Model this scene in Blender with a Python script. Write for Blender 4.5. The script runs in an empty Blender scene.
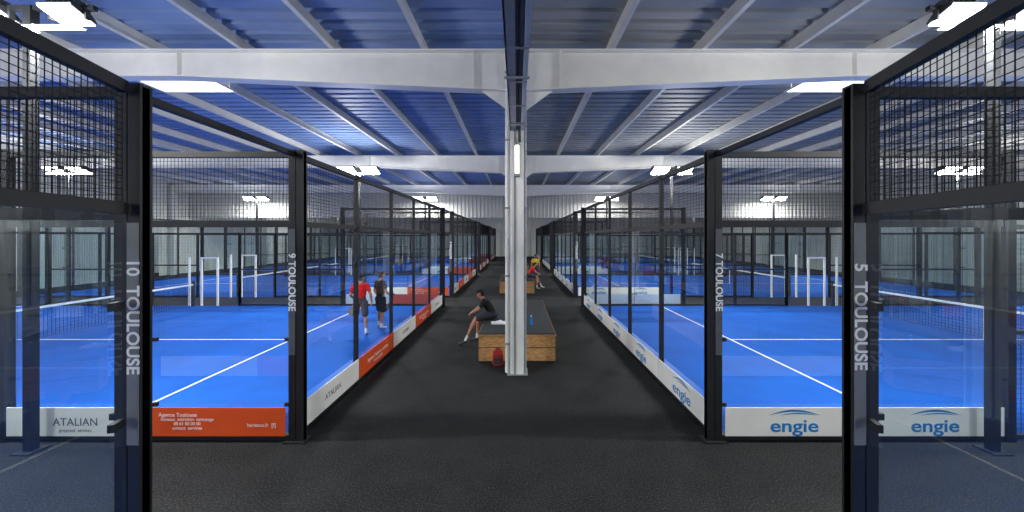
import bpy, bmesh, math, random
import numpy as np
from mathutils import Vector, Matrix
random.seed(3)
S=bpy.context.scene
COL=S.collection
try:
    S.view_settings.view_transform='Standard'
except Exception: pass

# ---------------------------------------------------------------- materials
def mat(name, col, rough=0.6, metal=0.0, var=0.12, scale=8.0, bump=0.0, bscale=60.0, spec=0.5):
    m=bpy.data.materials.new(name); m.use_nodes=True
    nt=m.node_tree; N=nt.nodes; L=nt.links
    b=N['Principled BSDF']
    b.inputs['Roughness'].default_value=rough; b.inputs['Metallic'].default_value=metal
    b.inputs['Specular IOR Level'].default_value=spec
    tc=N.new('ShaderNodeTexCoord')
    n=N.new('ShaderNodeTexNoise'); n.inputs['Scale'].default_value=scale; n.inputs['Detail'].default_value=4
    L.new(tc.outputs['Object'],n.inputs['Vector'])
    r=N.new('ShaderNodeValToRGB')
    c=Vector(col)
    r.color_ramp.elements[0].position=0.3; r.color_ramp.elements[1].position=0.7
    r.color_ramp.elements[0].color=(*[max(0,x*(1-var)) for x in c],1)
    r.color_ramp.elements[1].color=(*[min(1,x*(1+var)) for x in c],1)
    L.new(n.outputs['Fac'],r.inputs['Fac']); L.new(r.outputs['Color'],b.inputs['Base Color'])
    if bump>0:
        n2=N.new('ShaderNodeTexNoise'); n2.inputs['Scale'].default_value=bscale; n2.inputs['Detail'].default_value=3
        L.new(tc.outputs['Object'],n2.inputs['Vector'])
        bp=N.new('ShaderNodeBump'); bp.inputs['Strength'].default_value=bump; bp.inputs['Distance'].default_value=0.02
        L.new(n2.outputs['Fac'],bp.inputs['Height']); L.new(bp.outputs['Normal'],b.inputs['Normal'])
    return m
def emis(name,col,st):
    m=bpy.data.materials.new(name); m.use_nodes=True
    nt=m.node_tree; nt.nodes.clear()
    o=nt.nodes.new('ShaderNodeOutputMaterial'); e=nt.nodes.new('ShaderNodeEmission')
    e.inputs['Color'].default_value=(*col,1); e.inputs['Strength'].default_value=st
    nt.links.new(e.outputs[0],o.inputs[0]); return m
def glassmat(name,tint,base,k):
    m=bpy.data.materials.new(name); m.use_nodes=True
    nt=m.node_tree; N=nt.nodes; L=nt.links; N.clear()
    o=N.new('ShaderNodeOutputMaterial'); mx=N.new('ShaderNodeMixShader')
    t=N.new('ShaderNodeBsdfTransparent'); t.inputs[0].default_value=(*tint,1)
    g=N.new('ShaderNodeBsdfGlossy'); g.inputs['Roughness'].default_value=0.01; g.inputs[0].default_value=(.9,.95,1,1)
    f=N.new('ShaderNodeLayerWeight'); f.inputs['Blend'].default_value=.5
    pw=N.new('ShaderNodeMath'); pw.operation='POWER'; pw.inputs[1].default_value=5
    mu=N.new('ShaderNodeMath'); mu.operation='MULTIPLY_ADD'; mu.inputs[1].default_value=k; mu.inputs[2].default_value=base
    mn=N.new('ShaderNodeMath'); mn.operation='MINIMUM'; mn.inputs[1].default_value=0.35
    L.new(f.outputs['Facing'],pw.inputs[0]); L.new(pw.outputs[0],mu.inputs[0]); L.new(mu.outputs[0],mn.inputs[0]); L.new(mn.outputs[0],mx.inputs[0])
    L.new(t.outputs[0],mx.inputs[1]); L.new(g.outputs[0],mx.inputs[2]); L.new(mx.outputs[0],o.inputs[0])
    return m
def carpetmat():
    m=mat('carpet_black',(0.007,0.008,0.0085),0.85,0,0.45,2.0,0.6,90,.25)
    N=m.node_tree.nodes; L=m.node_tree.links; b=N['Principled BSDF']
    tc=[n for n in N if n.type=='TEX_COORD'][0]
    sp=N.new('ShaderNodeTexNoise'); sp.inputs['Scale'].default_value=55; sp.inputs['Detail'].default_value=2
    L.new(tc.outputs['Object'],sp.inputs['Vector'])
    rr=N.new('ShaderNodeValToRGB'); rr.color_ramp.elements[0].position=.5; rr.color_ramp.elements[1].position=.75
    L.new(sp.outputs['Fac'],rr.inputs['Fac'])
    base=[n for n in N if n.type=='VALTORGB' and n!=rr][0]
    mx=N.new('ShaderNodeMixRGB'); L.new(rr.outputs['Color'],mx.inputs[0]); L.new(base.outputs['Color'],mx.inputs[1])
    mx.inputs[2].default_value=(.05,.052,.055,1); L.new(mx.outputs[0],b.inputs['Base Color'])
    return m
def osbmat():
    m=mat('osb_board',(0.5,0.27,0.10),0.7)
    N=m.node_tree.nodes; L=m.node_tree.links; b=N['Principled BSDF']
    tc=[n for n in N if n.type=='TEX_COORD'][0]
    mp=N.new('ShaderNodeMapping'); mp.inputs['Scale'].default_value=(9,9,30)
    v=N.new('ShaderNodeTexVoronoi'); v.inputs['Scale'].default_value=1.5
    L.new(tc.outputs['Object'],mp.inputs[0]); L.new(mp.outputs[0],v.inputs['Vector'])
    r=N.new('ShaderNodeValToRGB')
    r.color_ramp.elements[0].color=(.32,.14,.045,1); r.color_ramp.elements[1].color=(.60,.34,.13,1)
    L.new(v.outputs['Color'],r.inputs['Fac']); L.new(r.outputs['Color'],b.inputs['Base Color'])
    return m
M=dict(
 carpet=carpetmat(), osb=osbmat(),
 blue=mat('court_turf_blue',(0.006,0.098,0.47),0.8,0,0.10,1.2,0.15,120,0.15),
 line=mat('line_white',(0.85,0.87,0.88),0.6),
 steel=mat('black_powder_steel',(0.012,0.014,0.017),0.5,spec=.3),
 wire=mat('dark_wire',(0.008,0.009,0.011),0.6,spec=.2),
 glass=glassmat('tempered_glass',(0.89,0.945,0.96),.06,.8),
 white=mat('painted_white_steel',(0.84,0.84,0.81),0.5,0,0.04,3),
 purlin=mat('galvanised_purlin',(0.62,0.62,0.60),0.5,0,0.08,3),
 roofL=mat('roof_sheet_uplit_blue',(0.19,0.29,0.52),0.55,0.0,0.12,0.8),  # blue uplight bounced from the courts, painted into the left bay's colour
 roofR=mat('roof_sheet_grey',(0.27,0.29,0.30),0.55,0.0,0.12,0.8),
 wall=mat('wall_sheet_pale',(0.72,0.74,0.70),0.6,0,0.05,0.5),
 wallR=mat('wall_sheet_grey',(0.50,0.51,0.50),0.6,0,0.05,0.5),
 banner=mat('banner_white',(0.88,0.88,0.85),0.5,0,0.03,3),
 orange=mat('banner_orange',(0.74,0.085,0.010),0.5,0,0.04,3),
 logo=mat('logo_blue',(0.0,0.20,0.55),0.5,0,0.02),
 grey=mat('label_grey',(0.16,0.165,0.17),0.5),
 dgrey=mat('print_dark',(0.08,0.09,0.1),0.5),
 galv=mat('tray_galvanised',(0.36,0.38,0.40),0.5,0.1),
 dark=mat('dark_metal',(0.03,0.033,0.038),0.5),
 mat_=mat('bench_pad_black',(0.02,0.022,0.024),0.6,0,.2,6,.3,40),
 lamp=emis('lamp_emission',(0.97,0.98,1.0),16),
 tube=emis('tube_emission',(1,0.93,0.78),6),
 sky=emis('skylight_emission',(0.97,0.98,1.0),4),
)
# ---------------------------------------------------------------- mesh builder
class MB:
    def __init__(s): s.v=[]; s.f=[]; s.mi=[]; s.ms=[]
    def _m(s,m):
        if m not in s.ms: s.ms.append(m)
        return s.ms.index(m)
    def box(s,x0,x1,y0,y1,z0,z1,m):
        if x0>x1:x0,x1=x1,x0
        if y0>y1:y0,y1=y1,y0
        b=len(s.v); i=s._m(m)
        s.v+=[(x0,y0,z0),(x1,y0,z0),(x1,y1,z0),(x0,y1,z0),(x0,y0,z1),(x1,y0,z1),(x1,y1,z1),(x0,y1,z1)]
        for q in ((3,2,1,0),(4,5,6,7),(0,1,5,4),(1,2,6,5),(2,3,7,6),(3,0,4,7)):
            s.f.append(tuple(b+k for k in q)); s.mi.append(i)
    def poly(s,pts,m):
        b=len(s.v); s.v+=[tuple(p) for p in pts]; s.f.append(tuple(range(b,b+len(pts)))); s.mi.append(s._m(m))
    def prism(s,prof,axis,a,b2,m):
        def P(p,t):
            return {'y':(p[0],t,p[1]),'x':(t,p[0],p[1]),'z':(p[0],p[1],t)}[axis]
        n=len(prof); b=len(s.v); i=s._m(m)
        s.v+=[P(p,a) for p in prof]+[P(p,b2) for p in prof]
        s.f.append(tuple(b+k for k in range(n))); s.mi.append(i)
        s.f.append(tuple(b+n+k for k in reversed(range(n)))); s.mi.append(i)
        for k in range(n):
            s.f.append((b+k,b+(k+1)%n,b+n+(k+1)%n,b+n+k)); s.mi.append(i)
    def tube(s,p0,p1,r,m,n=12,r1=None):
        p0=Vector(p0);p1=Vector(p1);d=(p1-p0).normalized()
        a=d.orthogonal().normalized(); c=d.cross(a); b=len(s.v); i=s._m(m)
        if r1 is None:r1=r
        for p,rr in((p0,r),(p1,r1)):
            for k in range(n):
                t=2*math.pi*k/n; s.v.append(tuple(p+a*math.cos(t)*rr+c*math.sin(t)*rr))
        for k in range(n):
            s.f.append((b+k,b+(k+1)%n,b+n+(k+1)%n,b+n+k)); s.mi.append(i)
        s.f.append(tuple(b+k for k in reversed(range(n)))); s.mi.append(i)
        s.f.append(tuple(b+n+k for k in range(n))); s.mi.append(i)
    def mesh(s,name):
        me=bpy.data.meshes.new(name); me.from_pydata(s.v,[],s.f)
        for m in s.ms: me.materials.append(M[m] if isinstance(m,str) else m)
        me.polygons.foreach_set('material_index',s.mi); me.update(); return me
def obj(name,me,parent=None,loc=(0,0,0)):
    o=bpy.data.objects.new(name,me); COL.objects.link(o); o.location=loc
    if parent: o.parent=parent
    return o
def empty(name,loc=(0,0,0)):
    e=bpy.data.objects.new(name,None); COL.objects.link(e); e.location=loc; e.empty_display_size=.3; return e
def text(body,size,m,mtx,parent,name='print_text',bold=0.0,ext=0.001):
    c=bpy.data.curves.new(name,'FONT'); c.body=body; c.size=size; c.align_x='CENTER'; c.align_y='CENTER'
    c.extrude=ext; c.offset=bold; c.materials.append(M[m])
    o=bpy.data.objects.new(name,c); COL.objects.link(o)
    if parent: o.parent=parent
    o.matrix_local=mtx; return o
def tm(loc,xa,ya):
    xa=Vector(xa);ya=Vector(ya);za=xa.cross(ya)
    m=Matrix((xa,ya,za)).transposed().to_4x4(); m.translation=Vector(loc); return m

# ---------------------------------------------------------------- hall shell
HX=26.0; Y0=-9.0; Y1=54.0; ZR=6.95
b=MB(); b.box(-HX,HX,Y0,Y1,-0.1,0,'carpet'); obj('floor',b.mesh('floor'))
b=MB()
y=Y0; P=0.36; RB=.09
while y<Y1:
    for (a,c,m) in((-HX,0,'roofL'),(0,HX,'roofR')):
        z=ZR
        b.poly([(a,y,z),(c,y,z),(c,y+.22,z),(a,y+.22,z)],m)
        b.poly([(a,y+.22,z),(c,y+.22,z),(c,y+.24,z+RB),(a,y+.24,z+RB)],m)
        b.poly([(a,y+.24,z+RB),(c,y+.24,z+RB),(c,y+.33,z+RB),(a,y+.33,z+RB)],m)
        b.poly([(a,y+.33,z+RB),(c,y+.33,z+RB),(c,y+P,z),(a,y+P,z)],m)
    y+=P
b.box(-HX,HX,Y0,Y1,ZR+.11,ZR+.22,'purlin')
obj('ceiling',b.mesh('ceiling'))
def corr_wall(name,axis,c,a,e,z0,z1,m,inward):
    b=MB(); p=.3; t=a; s=.045*inward
    def q(t0,o0,t1,o1,zz0,zz1):
        if axis=='x': b.poly([(t0,c+o0,zz0),(t1,c+o1,zz0),(t1,c+o1,zz1),(t0,c+o0,zz1)],m)
        else: b.poly([(c+o0,t0,zz0),(c+o1,t1,zz0),(c+o1,t1,zz1),(c+o0,t0,zz1)],m)
    while t<e-1e-3:
        q(t,0,t+.18,0,z0,z1); q(t+.18,0,t+.2,s,z0,z1); q(t+.2,s,t+.28,s,z0,z1); q(t+.28,s,t+p,0,z0,z1); t+=p
    if axis=='x': b.box(a,e,c-.01*inward,c-.12*inward,z0,z1,m)
    else: b.box(c-.01*inward,c-.12*inward,a,e,z0,z1,m)
    return obj(name,b.mesh(name))
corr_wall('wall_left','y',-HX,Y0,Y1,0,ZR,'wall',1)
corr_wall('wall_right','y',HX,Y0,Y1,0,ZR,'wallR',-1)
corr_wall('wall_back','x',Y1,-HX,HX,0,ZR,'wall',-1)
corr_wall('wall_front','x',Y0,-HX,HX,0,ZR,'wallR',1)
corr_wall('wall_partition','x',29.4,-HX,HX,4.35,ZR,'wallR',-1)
b=MB(); b.box(-1.1,1.1,Y1-.14,Y1-.06,0,2.5,'dark'); b.box(-1.2,-1.1,Y1-.16,Y1-.05,0,2.6,'white'); b.box(1.1,1.2,Y1-.16,Y1-.05,0,2.6,'white'); b.box(-1.2,1.2,Y1-.16,Y1-.05,2.5,2.6,'white'); b.box(-.01,.01,Y1-.16,Y1-.13,0,2.5,'grey'); b.box(.06,.1,Y1-.2,Y1-.14,1,1.15,'galv')
obj('door_1',b.mesh('door_1'))
b=MB()
for x in [v for v in ([s*(1.95+1.88*i) for i in range(13) for s in(-1,1)])]:
    b.box(x-.02,x+.02,Y0,Y1,ZR-.24,ZR-.02,'purlin'); b.box(x-.02,x+.07,Y0,Y1,ZR-.26,ZR-.235,'purlin')
obj('roof_purlin_set',b.mesh('roof_purlin_set'))
def beam_mesh():
    b=MB()
    for s in(-1,1):
        zt=ZR-.26
        def zb(x):
            return 5.86+min(1,x/7.0)*0.30
        pts=[0.17,3.5,7.0,12,25.7]
        for i in range(len(pts)-1):
            xa,xb=pts[i],pts[i+1]
            prof=[(s*xa,zb(xa)),(s*xb,zb(xb)),(s*xb,zt),(s*xa,zt)]
            b.prism(prof,'y',-.012,.012,'white')
            prof=[(s*xa,zb(xa)-.03),(s*xb,zb(xb)-.03),(s*xb,zb(xb)),(s*xa,zb(xa))]
            b.prism(prof,'y',-.13,.13,'white')
        b.box(s*.17,s*25.7,-.13,.13,zt-.03,zt,'white')
        for xx in(.2,.9,7.0,14.0,21):
            b.box(s*xx-.012,s*xx+.012,-.12,.12,zb(xx),zt,'white')
        b.prism([(s*.17,5.45),(s*.75,5.87),(s*.17,5.87)],'y',-.012,.012,'white')
        b.box(s*25.6-.15,s*25.6+.15,-.14,-.11,0,zt,'white'); b.box(s*25.6-.15,s*25.6+.15,.11,.14,0,zt,'white'); b.box(s*25.6-.01,s*25.6+.01,-.11,.11,0,zt,'white')
        for xx in(1.95,5.71,9.47):
            b.tube((s*xx,.0,zb(xx)+.05),(s*(xx),.75,ZR-.25),.015,'white',6)
    return b.mesh('roof_beam')
bm_=beam_mesh()
def col_mesh():
    b=MB()
    b.box(-.14,.14,-.16,-.135,0,6.69,'white'); b.box(-.14,.14,.135,.16,0,6.69,'white'); b.box(-.008,.008,-.135,.135,0,6.69,'white')
    b.box(-.2,.22,-.2,.2,0,.02,'galv')
    for sx in(-.17,.18):
        for sy in(-.17,.17): b.tube((sx,sy,.02),(sx,sy,.06),.012,'galv',6)
    b.tube((-.195,-.06,.02),(-.195,-.06,6.69),.05,'white',14)
    b.tube((.17,-.05,.02),(.17,-.05,6.69),.028,'galv',12)
    for z in(.6,2.0,3.4,4.8,6.2):
        b.box(-.252,-.13,-.12,0,z,z+.04,'galv'); b.box(.13,.205,-.09,0,z,z+.04,'galv')
    b.box(-.055,-.03,-.175,-.16,.02,6,'grey')
    return b.mesh('steel_column')
cm_=col_mesh()
for i,yb in enumerate((-2.23,7.77,17.77,27.77,37.77,47.77)):
    obj('roof_beam',bm_,None,(0,yb,0))
    if i>0: obj('steel_column',cm_,None,(0,yb,0))
b=MB(); b.box(-.06,.06,-.22,-.16,4.05,4.72,'galv'); b.tube((0,-.25,4.1),(0,-.25,4.67),.035,'tube',14); b.box(-.05,.05,-.28,-.2,4.05,4.1,'galv'); b.box(-.05,.05,-.28,-.2,4.67,4.72,'galv')
obj('column_tube_lamp',b.mesh('column_tube_lamp'),None,(0,7.77,0))
b=MB()
zt=4.98
b.box(-.14,-.12,-6,7.55,zt,zt+.1,'galv'); b.box(.09,.14,-6,7.55,zt,zt+.1,'white'); b.box(-.14,-.02,-6,7.55,zt,zt+.01,'galv')
for i in range(15): b.box(-.14,.14,-6+i*.93,-5.96+i*.93,zt-.006,zt+.006,'galv')
b.tube((.05,-6,zt+.03),(.05,7.55,zt+.03),.03,'dark',8); b.tube((.0,-6,zt+.03),(.0,7.55,zt+.03),.02,'dark',8)
for i in range(7):
    for sx in(-.13,.12): b.tube((sx,-5.5+i*2.1,zt+.1),(sx,-5.5+i*2.1,ZR-.005),.008,'galv',6)
    b.box(-.17,.17,-5.52+i*2.1,-5.48+i*2.1,zt-.03,zt-.005,'galv')
b.tube((.05,7.5,zt+.03),(.05,7.58,4.75),.03,'dark',8)
obj('cable_tray',b.mesh('cable_tray'))
zs=ZR-.30
for k,(x,yc) in enumerate([(-8.35,9.2),(8.0,9.2),(-8.35,-4),(8.0,-4)]):
    b=MB(); b.box(x-.9,x+.9,yc-.55,yc+.6,zs,zs+.03,'sky')
    for s in(-1,1):
        b.box(x+s*.9,x+s*.94,yc-.6,yc+.65,zs-.01,ZR-.27,'white')
        for t in(-1,1): b.tube((x+s*.85,yc+t*.5,zs+.03),(x+s*.85,yc+t*.5,ZR-.005),.012,'white',6)
    b.box(x-.92,x+.92,yc-.6,yc-.55,zs-.01,ZR-.27,'white'); b.box(x-.92,x+.92,yc+.6,yc+.65,zs-.01,ZR-.27,'white')
    obj('window_%d'%(k+1),b.mesh('skylight'))

# ---------------------------------------------------------------- padel courts
def wiregrid_x(b,xa,xb,y,z0,z1,p=.05,t=.0022):
    if xa>xb: xa,xb=xb,xa
    n=int(round((xb-xa)/p))
    for i in range(n+1):
        x=xa+(xb-xa)*i/n; b.box(x-t,x+t,y-t,y+t,z0,z1,'wire')
    n=int(round((z1-z0)/p))
    for i in range(n+1):
        z=z0+(z1-z0)*i/n; b.box(xa,xb,y-t,y+t,z-t,z+t,'wire')
def wiregrid_y(b,x,ya,yb,z0,z1,p=.05,t=.0022):
    n=int(round((yb-ya)/p))
    for i in range(n+1):
        y=ya+(yb-ya)*i/n; b.box(x-t,x+t,y-t,y+t,z0,z1,'wire')
    n=int(round((z1-z0)/p))
    for i in range(n+1):
        z=z0+(z1-z0)*i/n; b.box(x-t,x+t,ya,yb,z-t,z+t,'wire')
def build_court(sg,x0,near=False):
    X=lambda u: sg*(x0+u)
    r={}
    b=MB(); b.box(X(0),X(20),0,10,0.001,.02,'blue')
    for u in(3.05,16.95): b.box(X(u-.025),X(u+.025),0.05,9.95,.02,.024,'line')
    b.box(X(3.05),X(16.95),4.975,5.025,.02,.0235,'line')
    r['turf']=b.mesh('turf')
    f=MB(); w=MB(); g=MB()
    h=.035
    for ue in(0,20):
        ye=8 if (near and ue==0) else 10
        ns=4 if ye==8 else 5
        for k in range(1,5):
            f.box(X(ue-.035),X(ue+.035),k*2-h,k*2+h,0,4,'steel')
            f.box(X(ue-.08),X(ue+.08),k*2-.09,k*2+.09,0,.015,'steel')
        for z,t in((3.96,.04),(3.0,.04)):
            f.box(X(ue-.035),X(ue+.035),0,ye,z-t,z+t,'steel')
        f.box(X(ue-.04),X(ue+.04),0,ye,.02,.09,'steel')
        for k in range(ns):
            g.poly([(X(ue),k*2+h,.09),(X(ue),k*2+2-h,.09),(X(ue),k*2+2-h,2.96),(X(ue),k*2+h,2.96)],'glass')
            for zz in(.5,1.4,2.3):
                for yy in(k*2+h,k*2+2-h): f.box(X(ue-.02),X(ue+.02),yy-.035,yy+.035,zz-.025,zz+.025,'steel')
        wiregrid_y(w,X(ue),.05,ye-.05,3.05,3.92)
        for v in(0,10):
            c=-.06 if ue==0 else .06
            f.box(X(ue+c-.1),X(ue+c-.005),v-.05,v+.05,0,4.02,'steel')
            f.box(X(ue+c+.005),X(ue+c+.1),v-.05,v+.05,0,4.02,'steel')
            f.box(X(ue+c-.1),X(ue+c+.1),v-.03,v+.03,0,4.0,'steel')
            f.box(X(ue+c-.15),X(ue+c+.15),v-.1,v+.1,0,.02,'steel')
    for v in(0,10):
        for a,e in((0,4),(16,20)):
            for z,t in((3.96,.04),(3.0,.045)): f.box(X(a),X(e),v-.035,v+.035,z-t,z+t,'steel')
            f.box(X(a),X(e),v-.04,v+.04,.02,.09,'steel')
            mid=(a+e)/2
            f.box(X(mid-.008),X(mid+.008),v-.008,v+.008,.09,3.0,'steel')
            for q in(a,mid):
                g.poly([(X(q+.04),v,.09),(X(q+1.96),v,.09),(X(q+1.96),v,2.96),(X(q+.04),v,2.96)],'glass')
                for zz in(.5,1.4,2.3):
                    for uu in(q+.08,q+1.92): f.box(X(uu-.035),X(uu+.035),v-.02,v+.02,zz-.025,zz+.025,'steel')
            wiregrid_x(w,X(a+.04),X(e-.04),v,3.05,3.92)
        for u in(4,16): f.box(X(u-.07),X(u+.07),v-.06,v+.06,0,4.02,'steel')
        for a,e in((4,8.2),(11.8,16)):
            for z in(2.96,1.5,.06): f.box(X(a),X(e),v-.025,v+.025,z-.03,z+.03,'steel')
            for q in range(1,3):
                uu=a+(e-a)*q/2
                f.box(X(uu-.04),X(uu+.04),v-.04,v+.04,0,3,'steel')
            wiregrid_x(w,X(a),X(e),v,.09,2.93,.07,.0025)
            uu=a if a>10 else e
            f.box(X(uu-.04),X(uu+.04),v-.04,v+.04,0,3,'steel')
        f.box(X(8.2),X(11.8),v-.025,v+.025,2.93,2.99,'steel')
        for uu in(9.1,9.75,10.25): f.box(X(uu-.03),X(uu+.03),v-.03,v+.03,0,2.0,'white')
        f.box(X(9.1),X(9.75),v-.02,v+.02,1.94,2.0,'white')
    r['steel_frame']=f.mesh('steel_frame'); r['wire_mesh_panels']=w.mesh('wire_mesh_panels'); r['glass_panels']=g.mesh('glass_panels')
    n=MB()
    wiregrid_y(n,X(10),.1,9.9,.06,.86,.09,.003)
    n.box(X(10-.02),X(10+.02),.1,9.9,.86,.92,'line'); n.box(X(9.99),X(10.01),4.97,5.03,.03,.9,'line')
    for v in(.1,9.9): n.box(X(9.96),X(10.04),v-.04,v+.04,0,1.05,'dark')
    r['net']=n.mesh('net')
    return r
CL=build_court(-1,3.1); CR=build_court(1,2.78); CLn=build_court(-1,3.1,True); CRn=build_court(1,2.78,True)
b=MB(); L2=1.85
for z,t in((3.98,.045),(3.04,.045),(.055,.035)): b.box(-.03,.03,-L2,-.03,z-t,z+t,'steel')
b.box(-.04,.04,-L2-.08,-L2,0,4.03,'steel')
for zz in(.5,1.4,2.3): b.box(-.02,.02,-.16,-.05,zz-.03,zz+.03,'steel'); b.box(-.02,.02,-L2,-L2+.1,zz-.03,zz+.03,'steel')
b.poly([(0,-.05,.09),(0,-L2,.09),(0,-L2,2.99),(0,-.05,2.99)],'glass')
wiregrid_y(b,0,-L2,-.05,3.09,3.94)
splay=b.mesh('splayed_wall_panel')
def crescent(b,cx,cz,w,h,t,P,m):
    n=16; up=[];dn=[]
    for i in range(n+1):
        s=-1+2*i/n; z=cz+h*math.cos(s*math.pi/2); th=t*(1-s*s)
        up.append(P(cx+s*w,z+th/2)); dn.append(P(cx+s*w,z-th/2))
    for i in range(n):
        b.poly([dn[i],dn[i+1],up[i+1],up[i]],m)
YS=[-7.05,5.16,17.36,29.56,41.76]
for sg,x0 in((-1,3.1),(1,2.78)):
    for ci,ys in enumerate(YS):
        meshes=((CLn if sg<0 else CRn) if ci==0 else (CL if sg<0 else CR))
        e=empty('padel_court',(0,ys,0))
        for nme,me in meshes.items(): obj(nme,me,e)
        b=MB()
        X=lambda u: sg*(x0+u)
        if ci==0:
            so=obj('splayed_wall_panel',splay,e,(X(-.06),9.95,0)); so.rotation_euler=(0,0,-sg*math.radians(14))  # corridor wall's end panel, turned inward to line up in camera view
        off=.05
        for k in range(4 if ci==0 else 5):
            m='banner'
            if sg<0 and k%2==1: m='orange'
            b.box(X(-off),X(-off-.012),k*2+.01,k*2+1.99,.09,.48,m)
        for v,d in((0,-1),(10,1)):
            if sg<0:
                b.box(X(.08),X(2.0),v+d*off,v+d*(off+.012),.09,.48,'orange'); b.box(X(2.0),X(3.9),v+d*off,v+d*(off+.012),.09,.48,'banner')
            else:
                b.box(X(.08),X(3.9),v+d*off,v+d*(off+.012),.09,.48,'banner')
        yf=-off-.0135
        if ci in(0,1,2):
            if sg>0:
                for uc in(1.02,2.95):
                    P=lambda a,z: (a,yf-.001,z)
                    crescent(b,X(uc),.375,.36,.065,.030,P,'logo'); crescent(b,X(uc)+.05,.375,.26,.028,.018,P,'logo')
                    text('engie',.245,'logo',tm((X(uc),yf,.225),(1.3,0,0),(0,0,1)),e,'logo_text',.004)
                for k in range(4 if ci==0 else 5):
                    xx=X(-off-.0135)
                    P=lambda a,z: (xx-.001,a,z)
                    crescent(b,k*2+1,.375,.36,.065,.030,P,'logo'); crescent(b,k*2+.95,.375,.26,.028,.018,P,'logo')
                    text('engie',.245,'logo',tm((xx,k*2+1,.225),(0,-1.3,0),(0,0,1)),e,'logo_text',.004)
            else:
                xx=X(-off-.0135)
                text('ATALIAN',.15,'dgrey',tm((X(2.95),yf,.28),(1,0,0),(0,0,1)),e,'logo_text',.0)
                text('propreté  services',.06,'dgrey',tm((X(2.95),yf,.17),(1,0,0),(0,0,1)),e,'logo_text')
                text('Agence Toulouse',.075,'line',tm((X(1.55),yf,.38),(1,0,0),(0,0,1)),e,'logo_text')
                text('bureaux  entretien  nettoyage\n05 61 00 00 00\ncontact  services',.06,'line',tm((X(1.42),yf,.26),(1,0,0),(0,0,1)),e,'logo_text')
                text('bureaux.fr  [f]',.07,'line',tm((X(.4),yf,.24),(1,0,0),(0,0,1)),e,'logo_text')
                for k in range(4 if ci==0 else 5):
                    if k%2==0: text('ATALIAN',.13,'dgrey',tm((xx,k*2+1,.27),(0,1,0),(0,0,1)),e,'logo_text')
                    else:
                        text('Agence Toulouse  services',.11,'line',tm((xx,k*2+1,.30),(0,1,0),(0,0,1)),e,'logo_text')
                        text('05 61 00 00 00',.08,'line',tm((xx,k*2+1,.19),(0,1,0),(0,0,1)),e,'logo_text')
        if ci<3:
            v=-.052 if ci>0 else 10-.052
            xc=X(-.01) if ci else X(-.11)
            b.box(xc-.045,xc+.045,v,v-.006,1.2,2.93,'dgrey' if ci else 'grey')
            text(('9 ' if sg<0 else '7 ')+'TOULOUSE' if ci else ('10' if sg<0 else '5')+'  TOULOUSE',.135,'line' if ci else 'banner',
                 tm((xc,v-.0065,2.2),(0,0,-1),(1,0,0)),e,'post_label',.003)
        obj('banners',b.mesh('banners'),e)
        if ci<4:
            b=MB(); b.box(X(-.035),X(.035),10.05,12.16,3.94,4.0,'steel'); obj('top_link_rail',b.mesh('top_link_rail'),e)

# ---------------------------------------------------------------- floodlight masts
def mast_mesh(sc=1.0):
    b=MB()
    b.box(-.05,.05,-.05,.05,0,5.85,'steel'); b.box(-.12,.12,-.12,.12,0,.02,'steel')
    b.box(-.85,.85,-.03,.03,5.80,5.86,'steel')
    W=.36*sc
    Q=lambda pts:[(p[0]*sc,5.75+(p[1]-5.75)*sc) for p in pts]
    for cx in(-.5,.5):
        b.prism(Q([(-.26,5.80),(.20,5.64),(.22,5.68),(.05,5.86),(-.20,5.90),(-.28,5.84)]),'x',cx-W,cx+W,'dark')
        b.prism(Q([(-.255,5.785),(-.262,5.83),(-.275,5.83),(-.27,5.775),(.19,5.615),(.195,5.628)]),'x',cx-W*.94,cx+W*.94,'lamp')
        for q in range(6): b.box(cx+(-.33+q*.12)*sc,cx+(-.31+q*.12)*sc,-.14*sc,.06*sc,5.84,5.92,'dark')
        b.box(cx-W-.03,cx-W,-.03,.03,5.68,5.86,'dark'); b.box(cx+W,cx+W+.03,-.03,.03,5.68,5.86,'dark')
    return b.mesh('floodlight_mast')
mm_=mast_mesh(); mn_=mast_mesh(.62)
for ys,sp,ar in((-8.0,300,720),(4.9,360,720),(16.26,380,740),(28.0,90,520),(40.66,380,700)):
    for x in(-6.9,6.75,-19.6,19.3):
        near=(ys==4.9 and abs(x)<10)
        xx=x*(6.4/6.9) if near else x
        dm=1.0 if x<0 else .86
        mo=obj('floodlight_mast',mn_ if near else mm_,None,(xx,ys,0))
        ld=bpy.data.lights.new('flood_light','AREA'); ld.shape='RECTANGLE'; ld.size=1.7; ld.size_y=.3; ld.energy=ar*dm; ld.color=(1,.985,.94)
        lo=bpy.data.objects.new('flood_light',ld); COL.objects.link(lo); lo.parent=mo; lo.location=(0,0,5.58)
        try: lo.visible_camera=True
        except Exception: pass
        if near: ld.size=1.3; ld.size_y=.12
        pd=bpy.data.lights.new('fill_point','POINT'); pd.energy=sp*dm; pd.shadow_soft_size=.3; pd.color=(1,.975,.91)  # added fill point, off the lamp heads, to brighten roof and beams
        po=bpy.data.objects.new('fill_point',pd); COL.objects.link(po); po.parent=mo; po.location=(0,-.9,5.0)

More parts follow.
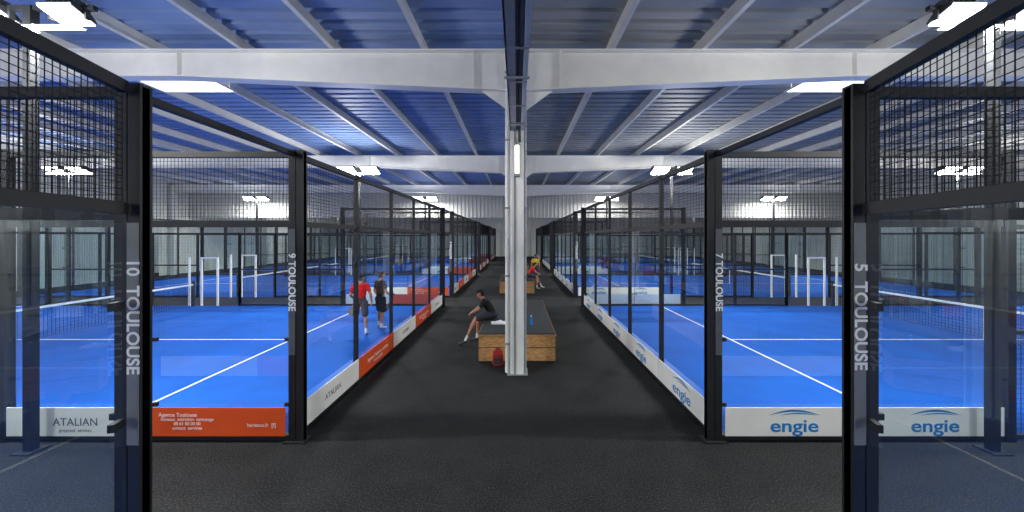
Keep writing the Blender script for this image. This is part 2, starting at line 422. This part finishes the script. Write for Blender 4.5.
# ---------------------------------------------------------------- benches
def bench(yc,L,W=1.72,H=.6):
    b=MB(); hw=W/2
    b.box(-hw,-.0,0,.03,.04,H,'osb'); b.box(.012,hw,0,.03,.04,H,'osb')
    b.box(-hw,hw,.03,L,.0,.04,'dark')
    for s in(-1,1):
        n=int(L/1.22)+1
        for i in range(n):
            a=L*i/n; c=L*(i+1)/n
            b.box(s*hw,s*(hw-.03),a+(.0305 if i==0 else .006),c-.006,.04,H,'osb')
    b.box(-hw+.03,hw-.03,L-.03,L,.04,H,'osb')
    b.box(-hw-.02,hw+.02,-.02,L+.02,H,H+.025,'osb')
    b.box(-hw,hw,.02,L-.02,H+.025,H+.05,'mat_')
    b.box(-hw,hw,-.004,0,.33,.345,'dark')
    return obj('wooden_bench',b.mesh('wooden_bench'),None,(0.0,yc,0))
bench(8.35,4.6); bench(18.4,3.5); bench(28.4,3.5); bench(38.4,3)

# ---------------------------------------------------------------- people
skinm=mat('skin',(0.40,0.19,0.12),0.6)
_t=bmesh.new(); bmesh.ops.create_icosphere(_t,subdivisions=2,radius=1.0); ICO=[v.co.copy() for v in _t.verts]; _t.free()
def person(name,J,cols,loc,yaw,hands,head_yaw=0,head_tilt=0,long_sleeve=False):
    prims=[]
    def ell(c,r): return (Vector(c),Vector(r if not isinstance(r,(int,float)) else (r,r,r)))
    def add(a,b_,label): prims.append((a,b_,label))
    V={k:Vector(v) for k,v in J.items()}
    add(ell(V['pelvis'],(.165,.115,.10)),ell(V['waist'],(.145,.105,.08)),'bottom')
    add(ell(V['waist'],(.150,.11,.09)),ell(V['chest'],(.175,.12,.12)),'top')
    sh=(V['shL']+V['shR'])/2
    add(ell(V['shL'],.062),ell(V['shR'],.062),'top'); add(ell(V['chest'],(.165,.115,.12)),ell(sh-Vector((0,0,.02)),(.12,.085,.06)),'top')
    add(ell(sh,.060),ell(V['neck'],.055),'skin'); add(ell(V['neck'],.055),ell(V['head']-Vector((0,0,.06)),.055),'skin')
    for s in 'LR':
        mid=V['sh'+s].lerp(V['el'+s],.55)
        add(ell(V['sh'+s],.066),ell(mid,.060),'top'); add(ell(mid,.045),ell(V['el'+s],.040),'top' if long_sleeve else 'skin')
        fm=V['el'+s].lerp(V['wr'+s],.3)
        add(ell(V['el'+s],.039),ell(fm,.040),'top' if long_sleeve else 'skin'); add(ell(fm,.040),ell(V['wr'+s],.026),'skin')
        m2=V['hip'+s].lerp(V['kn'+s],.8)
        add(ell(V['hip'+s],(.110,.110,.1)),ell(m2,.092),'bottom'); add(ell(m2,.066),ell(V['kn'+s],.056),'skin')
        cf=V['kn'+s].lerp(V['an'+s],.3)
        add(ell(V['kn'+s],.055),ell(cf,.056),'skin')
        sk=V['kn'+s].lerp(V['an'+s],.8)
        add(ell(cf,.056),ell(sk,.036),'skin'); add(ell(sk,.038),ell(V['an'+s],.040),'sock')
        add(ell(V['an'+s]-Vector((0,0,.035)),(.042,.05,.04)),ell(V['toe'+s],(.042,.05,.03)),'shoe')
        wr=V['wr'+s]; d,side,curl=[Vector(q).normalized() for q in hands[s]]
        kn=wr+d*.085
        for o in(-.024,0,.024): add(ell(wr+d*.015+side*o*.6,.017),ell(kn+side*o,.015),'skin')
        for o,l in((-.033,.062),(-.011,.078),(.011,.072),(.033,.055)):
            p0=kn+side*o; p1=p0+(d*.8+curl*.55).normalized()*l*.5; p2=p1+(d*.35+curl*.95).normalized()*l*.5
            add(ell(p0,.0105),ell(p1,.0095),'skin'); add(ell(p1,.0095),ell(p2,.0085),'skin')
        t0=wr+d*.03-side*.028; t1=t0+(d*.6-side*.7+curl*.3).normalized()*.04; t2=t1+(d*.9+curl*.5).normalized()*.03
        add(ell(t0,.014),ell(t1,.0115),'skin'); add(ell(t1,.0115),ell(t2,.0095),'skin')
    H=V['head']; R=Matrix.Rotation(head_yaw,3,'Z')@Matrix.Rotation(head_tilt,3,'X')
    def hp(x,y,z): return H+R@Vector((x,y,z))
    add(ell(hp(0,-.01,.03),(.075,.09,.085)),ell(hp(0,.025,-.045),(.055,.06,.06)),'skin')
    add(ell(hp(0,.05,-.085),(.03,.025,.025)),ell(hp(0,.03,-.07),(.04,.03,.03)),'skin')
    add(ell(hp(0,.093,.012),.009),ell(hp(0,.108,-.022),.014),'skin')
    add(ell(hp(-.03,.088,-.062+.008),.009),ell(hp(.03,.088,-.054),.009),'lip')
    for s in(-1,1):
        add(ell(hp(s*.078,-.005,.015),(.012,.02,.022)),ell(hp(s*.076,-.0,-.02),(.010,.014,.014)),'skin')
        add(ell(hp(s*.030,.084,.012),.011),ell(hp(s*.034,.083,.012),.011),'eye')
        add(ell(hp(s*.018,.090,.035),.008),ell(hp(s*.045,.080,.036),.008),'hair')
    add(ell(hp(0,-.022,.052),(.082,.092,.082)),ell(hp(0,.012,.066),(.074,.080,.062)),'hair')
    add(ell(hp(0,-.045,.0),(.074,.065,.07)),ell(hp(0,-.05,-.03),(.06,.045,.05)),'hair')
    AV=[];AF=[]
    for (c0,r0),(c1,r1),lab in prims:
        bm=bmesh.new()
        for c,r in((c0,r0),(c1,r1)):
            for p in ICO: bm.verts.new((p.x*r.x+c.x,p.y*r.y+c.y,p.z*r.z+c.z))
        bmesh.ops.convex_hull(bm,input=bm.verts[:],use_existing_faces=False)
        lo=[v for v in bm.verts if not v.link_faces]
        if lo: bmesh.ops.delete(bm,geom=lo,context='VERTS')
        bmesh.ops.recalc_face_normals(bm,faces=bm.faces[:])
        bm.verts.index_update(); n0=len(AV)
        AV+=[v.co[:] for v in bm.verts]; AF+=[tuple(n0+v.index for v in f.verts) for f in bm.faces]
        bm.free()
    me=bpy.data.meshes.new('tmp'); me.from_pydata(AV,[],AF); me.update()
    t=bpy.data.objects.new('tmp',me); COL.objects.link(t)
    rm=t.modifiers.new('r','REMESH'); rm.mode='VOXEL'; rm.voxel_size=.008
    sm=t.modifiers.new('s','SMOOTH'); sm.iterations=3; sm.factor=.5
    dg=bpy.context.evaluated_depsgraph_get(); dg.update()
    out=bpy.data.meshes.new_from_object(t.evaluated_get(dg)); bpy.data.objects.remove(t)
    n=len(out.polygons); C=np.empty(n*3); out.polygons.foreach_get('center',C); C=C.reshape(-1,3)
    best=np.full(n,1e9); lab=np.zeros(n,int); labels=['skin','top','bottom','shoe','sock','hair','eye','lip']
    for (c0,r0),(c1,r1),lb in prims:
        dd=np.full(n,1e9)
        for tt in np.linspace(0,1,15):
            c=np.array(c0.lerp(c1,tt)); r=np.array(r0.lerp(r1,tt)); dd=np.minimum(dd,(np.linalg.norm((C-c)/r,axis=1)-1)*r.min())
        if lb in('eye','lip','shoe'): dd-=.003
        if lb in('top','bottom') : dd-=.006
        k=dd<best; best[k]=dd[k]; lab[k]=labels.index(lb)
    out.materials.clear()
    for l in labels:
        m=skinm if l=='skin' else mat(name+'_'+l,cols[l],.75,spec=.2)
        out.materials.append(m)
    out.polygons.foreach_set('material_index',lab.astype(np.int32)); out.polygons.foreach_set('use_smooth',[True]*n); out.update()
    o=obj(name,out,None,loc); o.rotation_euler=(0,0,yaw)
    return o
def stand(step=.06,armL=None,armR=None,lean=0.0):
    J=dict(pelvis=(0,0,.96),waist=(0,.0+lean*.3,1.08),chest=(0,lean*.7,1.29),shL=(-.175,lean,1.41),shR=(.175,lean,1.41),neck=(0,lean+.01,1.47),head=(0,lean+.03,1.615),
     elL=(-.25,-.02,1.13),wrL=(-.25,.12,.91),elR=(.25,-.02,1.13),wrR=(.26,.12,.91),
     hipL=(-.10,0,.90),hipR=(.10,0,.90),knL=(-.13,step,.50),knR=(.13,-step*.3,.50),anL=(-.15,step*1.2-.02,.10),anR=(.15,-step*1.5-.02,.10),
     toeL=(-.17,step*1.2+.13,.035),toeR=(.18,-step*1.5+.13,.035))
    if armL: J['elL'],J['wrL']=armL
    if armR: J['elR'],J['wrR']=armR
    return J
base=dict(skin=(.5,.3,.2),eye=(.02,.015,.012),lip=(.45,.16,.13),sock=(.75,.75,.75))
def cols(top,bottom,shoe,hair): 
    d=dict(base); d.update(top=top,bottom=bottom,shoe=shoe,hair=hair); return d
hd={'L':((0,.45,-.9),(0,.9,.4),(1,0,0)),'R':((0,.45,-.9),(0,.9,.4),(-1,0,0))}
P1=stand(.07,armL=((-.27,.0,1.14),(-.2,.2,1.02)),armR=((.27,-.03,1.14),(.3,.08,.9)))
person('tennis_player_man',P1,cols((.62,.012,.012),(.05,.05,.06),(.6,.6,.62),(.03,.02,.015)),(-4.5,10.7,.022),math.radians(20),hd)
P2=stand(.05,armL=((-.28,-.02,1.13),(-.27,.12,.92)),armR=((.27,.0,1.14),(.24,.2,.98)))
person('tennis_player_man',P2,cols((.008,.009,.011),(.016,.016,.02),(.5,.5,.52),(.03,.02,.015)),(-4.2,11.45,.022),math.radians(-35),hd)
def racket(loc,rot):
    b=MB(); n=28
    prof=[(.128*math.cos(2*math.pi*i/n),.30+.135*math.sin(2*math.pi*i/n)) for i in range(n)]
    b.prism(prof,'z',-.019,.019,'dark')
    prof=[(-.05,.185),(.05,.185),(.02,.12),(-.02,.12)]
    b.prism(prof,'z',-.013,.013,'orange'); b.tube((0,-.02,0),(0,.13,0),.016,'dark',10)
    for ix in range(-3,4):
        for iy in range(-3,4):
            if ix*ix+iy*iy<11: b.tube((ix*.027,.30+iy*.027,-.0195),(ix*.027,.30+iy*.027,.0195),.006,'grey',6)
    o=obj('padel_racket',b.mesh('padel_racket'),None,loc); o.rotation_euler=rot; return o
def local(loc,yaw,p):
    return Vector(loc)+Matrix.Rotation(yaw,3,'Z')@Vector(p)
racket(local((-4.5,10.7,.022),math.radians(20),(-.2+.015,.24,.93)),(math.radians(-115),0,math.radians(10)))
racket(local((-4.2,11.45,.022),math.radians(-35),(.24-.015,.245,.885)),(math.radians(-120),0,math.radians(-60)))
J=dict(pelvis=(0,0,.755),waist=(0,.06,.86),chest=(0,.18,1.03),shL=(-.175,.25,1.13),shR=(.175,.25,1.13),neck=(0,.30,1.19),head=(0,.36,1.31),
 elL=(-.24,.38,.94),wrL=(-.14,.54,.84),elR=(.24,.38,.94),wrR=(.12,.54,.84),
 hipL=(-.10,.04,.765),hipR=(.10,.04,.765))
J['anL']=(-.2,.72,.13);J['toeL']=(-.22,.87,.045); J['knL']=(-.17,.46,.69); J['knR']=(.16,.42,.66); J['anR']=(.18,.46,.11); J['toeR']=(.2,.61,.036)
hs={'L':((.5,.6,-.3),(.4,-.5,.3),(0,0,-1)),'R':((-.5,.6,-.3),(-.4,-.5,.3),(0,0,-1))}
person('seated_player_man',J,cols((.012,.013,.016),(.03,.03,.04),(.05,.05,.06),(.02,.014,.01)),(-.62,9.9,.0),math.radians(90),hs,0,-.3)
person('seated_player_man',dict(J),cols((.65,.04,.03),(.05,.05,.06),(.6,.6,.6),(.03,.02,.015)),(.62,20.3,.0),math.radians(-90),hs,0,-.2)
person('standing_spectator_woman',stand(.03),cols((.75,.55,.06),(.05,.06,.12),(.6,.6,.6),(.08,.04,.02)),(1.15,23.2,0),math.radians(160),hd)

bm=bmesh.new(); bmesh.ops.create_cube(bm,size=1)
for v in bm.verts: v.co=Vector((v.co.x*.26*(1-.25*(v.co.z>0)),v.co.y*.18*(1-.3*(v.co.z>0)),v.co.z*.36+.18))
bmesh.ops.bevel(bm,geom=bm.edges[:],offset=.04,segments=4,affect='EDGES')
me=bpy.data.meshes.new('bag_body'); bm.to_mesh(me); bm.free()
red=mat('bag_red',(.45,.015,.015),.6,0,.1,10,.2,30); me.materials.append(red)
e=empty('sports_backpack',(-.42,8.17,0)); obj('bag_body',me,e)
b=MB(); b.box(-.085,.085,-.11,-.085,.06,.19,'dark'); b.tube((-.04,0,.35),(0,0,.40),.01,'dark',8); b.tube((0,0,.40),(.04,0,.35),.01,'dark',8); b.box(-.1,.1,-.095,-.08,.23,.245,'dark')
obj('bag_pocket_and_handle',b.mesh('bag_pocket_and_handle'),e)
b=MB(); 
n=10
for i in range(n):
    for j in range(n):
        def T(i,j): return (-.2+.4*i/n,-.13+.26*j/n,.02+.02*math.sin(i*1.3)*math.cos(j*1.1)+.06*math.exp(-((i-5)**2+(j-5)**2)/8))
        b.poly([T(i,j),T(i+1,j),T(i+1,j+1),T(i,j+1)],'line')
b.box(-.19,.19,-.12,.12,.0,.02,'line')
obj('white_towel',b.mesh('white_towel'),None,(-.45,9.35,.65))
b=MB(); b.tube((0,0,0),(0,0,.17),.035,'logo',14); b.tube((0,0,.17),(0,0,.21),.035,'logo',14,.014); b.tube((0,0,.21),(0,0,.235),.016,'line',12)
obj('water_bottle',b.mesh('water_bottle'),None,(.35,9.2,.65))

# ---------------------------------------------------------------- camera / world
w=bpy.data.worlds.new('World'); S.world=w; w.use_nodes=True; w.node_tree.nodes['Background'].inputs[0].default_value=(.6,.7,.85,1); w.node_tree.nodes['Background'].inputs[1].default_value=.3
cd=bpy.data.cameras.new('camera'); cam=bpy.data.objects.new('camera',cd); COL.objects.link(cam)
cam.location=(0,0,2.82); cam.rotation_euler=(math.radians(90),0,0)
cd.sensor_width=36; cd.lens=36*372/1024; cd.shift_x=-5/1024; cd.shift_y=-19/1024; cd.clip_start=.05; cd.clip_end=200
S.camera=cam
